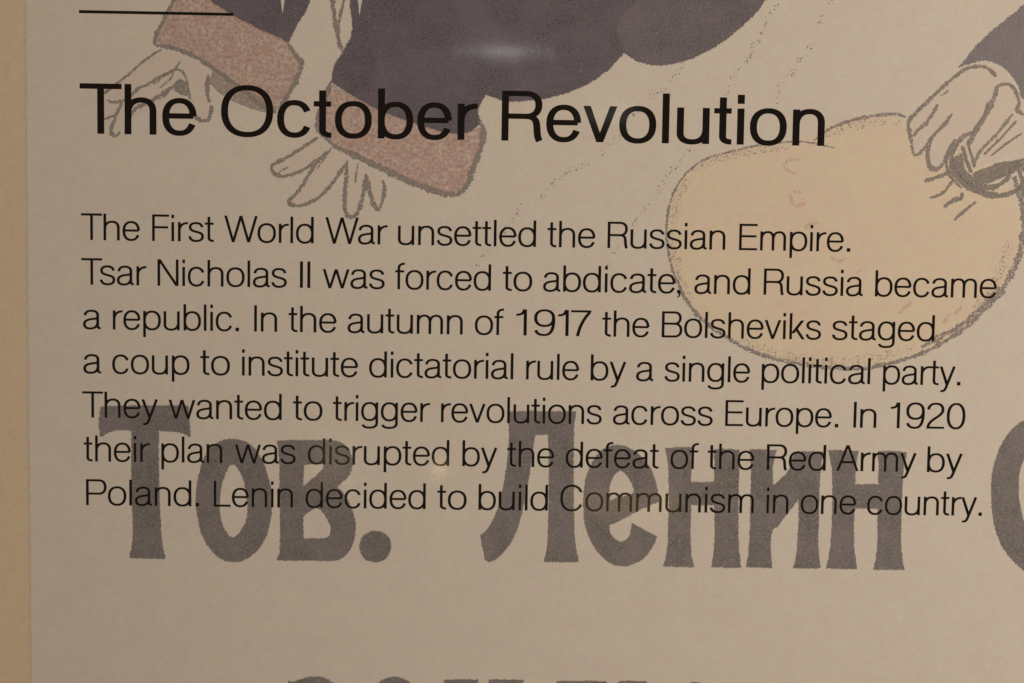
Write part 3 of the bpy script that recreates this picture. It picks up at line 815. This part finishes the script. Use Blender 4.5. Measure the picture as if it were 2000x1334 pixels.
        if ch == 'R':
            st(bez((c - 10, ymid), (r - 50, ymid), (r - 28, 300), (r - 22, 200)), bez((r - 22, 200), (r - 16, 100), (r - 14, 60), (W - v2 - 2, 0)))
    elif ch == 'B':
        W = 558
        top, mid_, bot = CAP - h2, 378, h2
        stem(0, 0, CAP)
        r1, r2 = W - 24 - v2, W - v2
        c = 340
        st((v * 0.8, top), (c, top), arc(c, (top + mid_) / 2, r1 - c, (top - mid_) / 2, 90, -90), (v * 0.8, mid_))
        st((v * 0.8, mid_), (c, mid_), arc(c, (mid_ + bot) / 2, r2 - c, (mid_ - bot) / 2, 90, -90), (v * 0.8, bot))
    elif ch == 'C':
        W = 628
        oval(0, W, -14, CAP + 14, 26, 332, False)
    elif ch == 'O':
        W = 690
        oval(0, W, -14, CAP + 14)
    elif ch == '1':
        W = 235
        stem(W - v, 0, CAP - 5)
        st(bez((0, 560), (110, 562), (165, 600), (W - v - 2 + 14, CAP - 6)))
    elif ch == '7':
        W = 455
        bar(0, W, CAP - 8 - h2)
        st(bez((W - v2, CAP - 8 - z), (300, 500), (190, 260), (155, 0)))
    elif ch == '9':
        W = 474
        oval(0, W - 4, 238, CAP + 6)
        r = W - v2
        st((r, 480), bez((r, 480), (r, 330), (r + 4, -OS + h2), (W / 2 - 5, -OS + h2)), arc(W / 2 - 5, 170, W / 2 - 5 - v2 - 8, 170 + OS - h2, 270, 186))
    elif ch == '2':
        W = 448
        c = W / 2
        top = CAP + 6 - h2
        st(arc(c, 510, c - v2 - 4, top - 510, 176, 90), arc(c, 520, W - v2 - 6 - c, top - 520, 90, 0), bez((W - v2 - 6, 520), (W - v2 - 6, 330), (v2 + 10, 270), (v2, z * 0.6)))
        bar(0, W, h2)
    elif ch == '0':
        W = 474
        oval(0, W, -OS, CAP + 6)
    elif ch == '.':
        W = 88
        box(0, 0, W, 98)
    elif ch == ',':
        W = 88
        S.append(('p', [(0, 98), (W, 98), (W, -10), (62, -82), (14, -120), (10, -88), (36, -62), (44, 0), (0, 0)]))
    else:
        raise ValueError(ch)
    return S, W


STEMS_L = set('hnmrilIbpkuTFELNPRB1')
BEAR = {}
for c_ in 'hnmribkplIFELNPRB':
    BEAR[c_] = [56, 54]
for c_ in 'oecdgqaCO09':
    BEAR[c_] = [28, 28]
BEAR['d'][1] = BEAR['g'][1] = 54
BEAR['b'][1] = BEAR['p'][1] = 28
BEAR['u'] = [52, 54]
for c_ in 'rFELPRBkat':
    pass
BEAR['r'][1] = 3
BEAR['k'][1] = 4
BEAR['F'][1] = 12
BEAR['E'][1] = 32
BEAR['L'][1] = 14
BEAR['P'][1] = 20
BEAR['R'][1] = 16
BEAR['B'][1] = 28
BEAR['a'] = [26, 10]
BEAR['c'] = [28, 22]
BEAR['e'] = [28, 24]
BEAR['s'] = [24, 24]
BEAR['t'] = [10, 20]
BEAR['f'] = [8, 0]
BEAR['v'] = BEAR['w'] = BEAR['y'] = BEAR['W'] = BEAR['A'] = [6, 6]
BEAR['T'] = [12, 10]
BEAR['1'] = [90, 130]
BEAR['7'] = [40, 30]
BEAR['2'] = [30, 30]
BEAR['0'] = [40, 40]
BEAR['9'] = [40, 40]
BEAR['.'] = [85, 85]
BEAR[','] = [70, 70]
KERN = {('T', 'h'): -24, ('T', 's'): -95, ('W', 'o'): -32, ('W', 'a'): -44, ('1', '9'): 0, ('1', '7'): -115, ('9', '1'): -60, ('9', '2'): -8,
        ('r', '.'): -40, ('y', '.'): -30, ('e', ','): -40, ('c', '.'): -20, ('e', '.'): -12, ('r', 't'): 6, ('r', 'y'): 6, ('P', 'o'): -8, ('d', '.'): -20}


def set_word(text, x0, x1, base, unit, v, z, height):
    """one printed word between x0 and x1 (mm), letters spaced by their own widths"""
    ink = Ink()
    pen, items = 0.0, []
    for i, ch in enumerate(text):
        S, W = glyph(ch, v, z)
        if i:
            pen += BEAR[ch][0] + KERN.get((text[i - 1], ch), 0)
        items.append((pen, S))
        pen += W
        end = pen
        pen += BEAR[ch][1]
    kx = (x1 - x0) / end
    n = 0
    for off, S in items:
        for kind, pts, *cl in S:
            n += 1
            hgt = height + n * 0.0015
            if kind == 'p':
                ink.poly([(x0 + (off + p[0]) * kx, base + p[1] * unit) for p in pts], hgt, 'black')
                continue
            closed = cl[0]
            le, ri = [], []
            N_ = len(pts)
            for k, p in enumerate(pts):
                a = pts[(k - 1) % N_] if closed or k > 0 else p
                b = pts[(k + 1) % N_] if closed or k < N_ - 1 else p
                tx, ty = b[0] - a[0], b[1] - a[1]
                d = math.hypot(tx, ty) or 1
                tx, ty = tx / d, ty / d
                hw = 0.5 * math.hypot(v * ty, z * tx)
                le.append((x0 + (off + p[0] - ty * hw) * kx, base + (p[1] + tx * hw) * unit))
                ri.append((x0 + (off + p[0] + ty * hw) * kx, base + (p[1] - tx * hw) * unit))
            ink.ribbon(le, ri, hgt, 'black', closed)
    return ink


# ------------------------------------------------------------------ the panel
panel = holder("information_panel")
panel.location = CENTRE
panel["label"] = "printed beige museum information panel with black text over a faded poster of grey lettering"
panel["category"] = "information panel"

X0, X1, Y0, Y1 = -430.0, 450.0, -400.0, 290.0
TH = 12.0
bd = Ink()
bd.v = [(X0, Y0, 0), (X1, Y0, 0), (X1, Y1, 0), (X0, Y1, 0), (X0, Y0, -TH), (X1, Y0, -TH), (X1, Y1, -TH), (X0, Y1, -TH)]
bd.f = [(0, 1, 2, 3), (4, 7, 6, 5), (0, 4, 5, 1), (1, 5, 6, 2), (2, 6, 7, 3), (3, 7, 4, 0)]
bd.slot('board')
bd.slot('edge')
bd.m = [0, 1, 1, 1, 1, 1]
board = bd.build("board", panel)
board["label"] = "yellowed print showing along the left edge"

fl = Ink()
edge = [(EDGE_X + random.uniform(-0.05, 0.05), Y0 + 3 + (Y1 - Y0 - 6) * i / 200) for i in range(201)]
fl.region([[Vector(p) for p in edge] + [Vector((X1 - 3, Y1 - 3)), Vector((X1 - 3, Y0 + 3))]], 0.04, 'field')
fl.region([[Vector((x - random.uniform(0.9, 2.1), y)) for x, y in edge] + [Vector((x - 0.02, y)) for x, y in edge[::-1]]], 0.03, 'feather')
fl.build("printed_field", panel)

# faded drawing behind the text
art = holder("illustration", panel)
FUZZ = {'coat': 'coatfuzz', 'coattail': 'coatfuzz', 'coatlight': 'captionfuzz', 'cuff': 'cufffuzz'}
HEIGHT = {'coat_tail': 0.105, 'sack': 0.08, 'coat': 0.10, 'sleeve': 0.10, 'cuff': 0.12, 'hand': 0.14}
count = {}
inks = {}
for name, mat, loops in FILLS:
    i = count.get(name, 0)
    count[name] = i + 1
    ink = Ink()
    amp = 0.3 if name in ('coat', 'coat_tail', 'sleeve') else 0.2
    shapes = [rough_loop(cornered(p) if k == 'P' else catmull(p, True), amp) for k, p in loops]
    ink.region(shapes, HEIGHT[name] + 0.004 * i, mat)
    if mat in FUZZ:
        for l in shapes:
            ink.fuzz(l, 0.5, 0.45, HEIGHT[name] + 0.004 * i + 0.0015, FUZZ[mat])
    inks[(name, i)] = ink
for name, i, mat, loops in PATCHES:
    inks[(name, i)].region([rough_loop(cornered(p), 0.3) for k, p in loops], 0.16, mat)
for n_, (name, i, mat, w, pts) in enumerate(STROKES):
    inks[(name, i)].crayon(pts, w, 0.18 + 0.0015 * n_, mat)
for name, i, pts in SLITS:
    inks[(name, i)].region([rough_loop(cornered(pts), 0.1)], 0.16, 'field')
ART_LABEL = {('coat', 0): "large dark slate garment", ('sleeve', 1): "grey sleeve at the right edge", ('hand', 2): "hand gripping the neck of the sack",
             ('hand', 1): "hand hanging open under the lower cuff", ('hand', 0): "hand pointing down behind the title",
             ('cuff', 0): "upper pink fur cuff", ('cuff', 1): "lower pink fur cuff"}
for (name, i), ink in inks.items():
    o = ink.build(name, art)
    if (name, i) in ART_LABEL:
        o["label"] = ART_LABEL[(name, i)]

sp = Ink()
for trail in TRAILS:
    line = catmull(trail, False, 0.5)
    k = 0
    while k < len(line):
        if random.random() < 0.85:
            for _ in range(random.choice((1, 1, 2, 3))):
                c = line[k] + Vector((random.gauss(0, 0.9), random.gauss(0, 0.9)))
                r = random.choice((0.15, 0.2, 0.25, 0.3, 0.4, 0.5)) * random.uniform(0.7, 1.1)
                a0 = random.uniform(0, 6)
                sp.poly([(c.x + r * random.uniform(0.6, 1.3) * math.cos(a0 + a * 0.9), c.y + r * random.uniform(0.6, 1.3) * math.sin(a0 + a * 0.9)) for a in range(7)],
                        0.20 + 0.0004 * (len(sp.f) % 100), 'speck')
        k += random.choice((1, 1, 2, 2, 3, 5))
o = sp.build("speckled_trails", art)
o["kind"] = "stuff"

# big worn lettering of the poster
cap = holder("poster_lettering", panel)
for n_, (ch, loops) in enumerate(LETTERS):
    ink = Ink()
    shapes = [rough_loop(cornered(p) if k == 'P' else catmull(p, True), 0.19) for k, p in loops]
    ink.region(shapes, 0.24 + 0.002 * n_, 'caption')
    for q, l in enumerate(shapes):
        ink.fuzz(l, 0.55, 0.42, 0.241 + 0.002 * n_, 'captionfuzz') if q == 0 else ink.fuzz(l, 0.42, 0.55, 0.241 + 0.002 * n_, 'captionfuzz')
    ink.build("letter" if ch != 'period' else "full_stop", cap)

# black text on top
TEXT = 0.32
rl = Ink()
rl.poly([(RULE[0], RULE[2] - 0.83), (RULE[1], RULE[2] - 0.83), (RULE[1], RULE[2] + 0.83), (RULE[0], RULE[2] + 0.83)], TEXT, 'black')
rl.build("rule_line", panel)

title = holder("title", panel)
HU = HEAD_CAP / 714.0
for text, xa, xb in HEAD[1]:
    set_word(text, xa, xb, HEAD[0], HU, 89.5, 75.5, TEXT).build("word", title)
BU = BODY_CAP / 714.0
for base, words in LINES:
    line = holder("text_line", panel)
    for text, xa, xb in words:
        set_word(text, xa, xb, base, BU, 66.0, 58.5, TEXT).build("word", line)
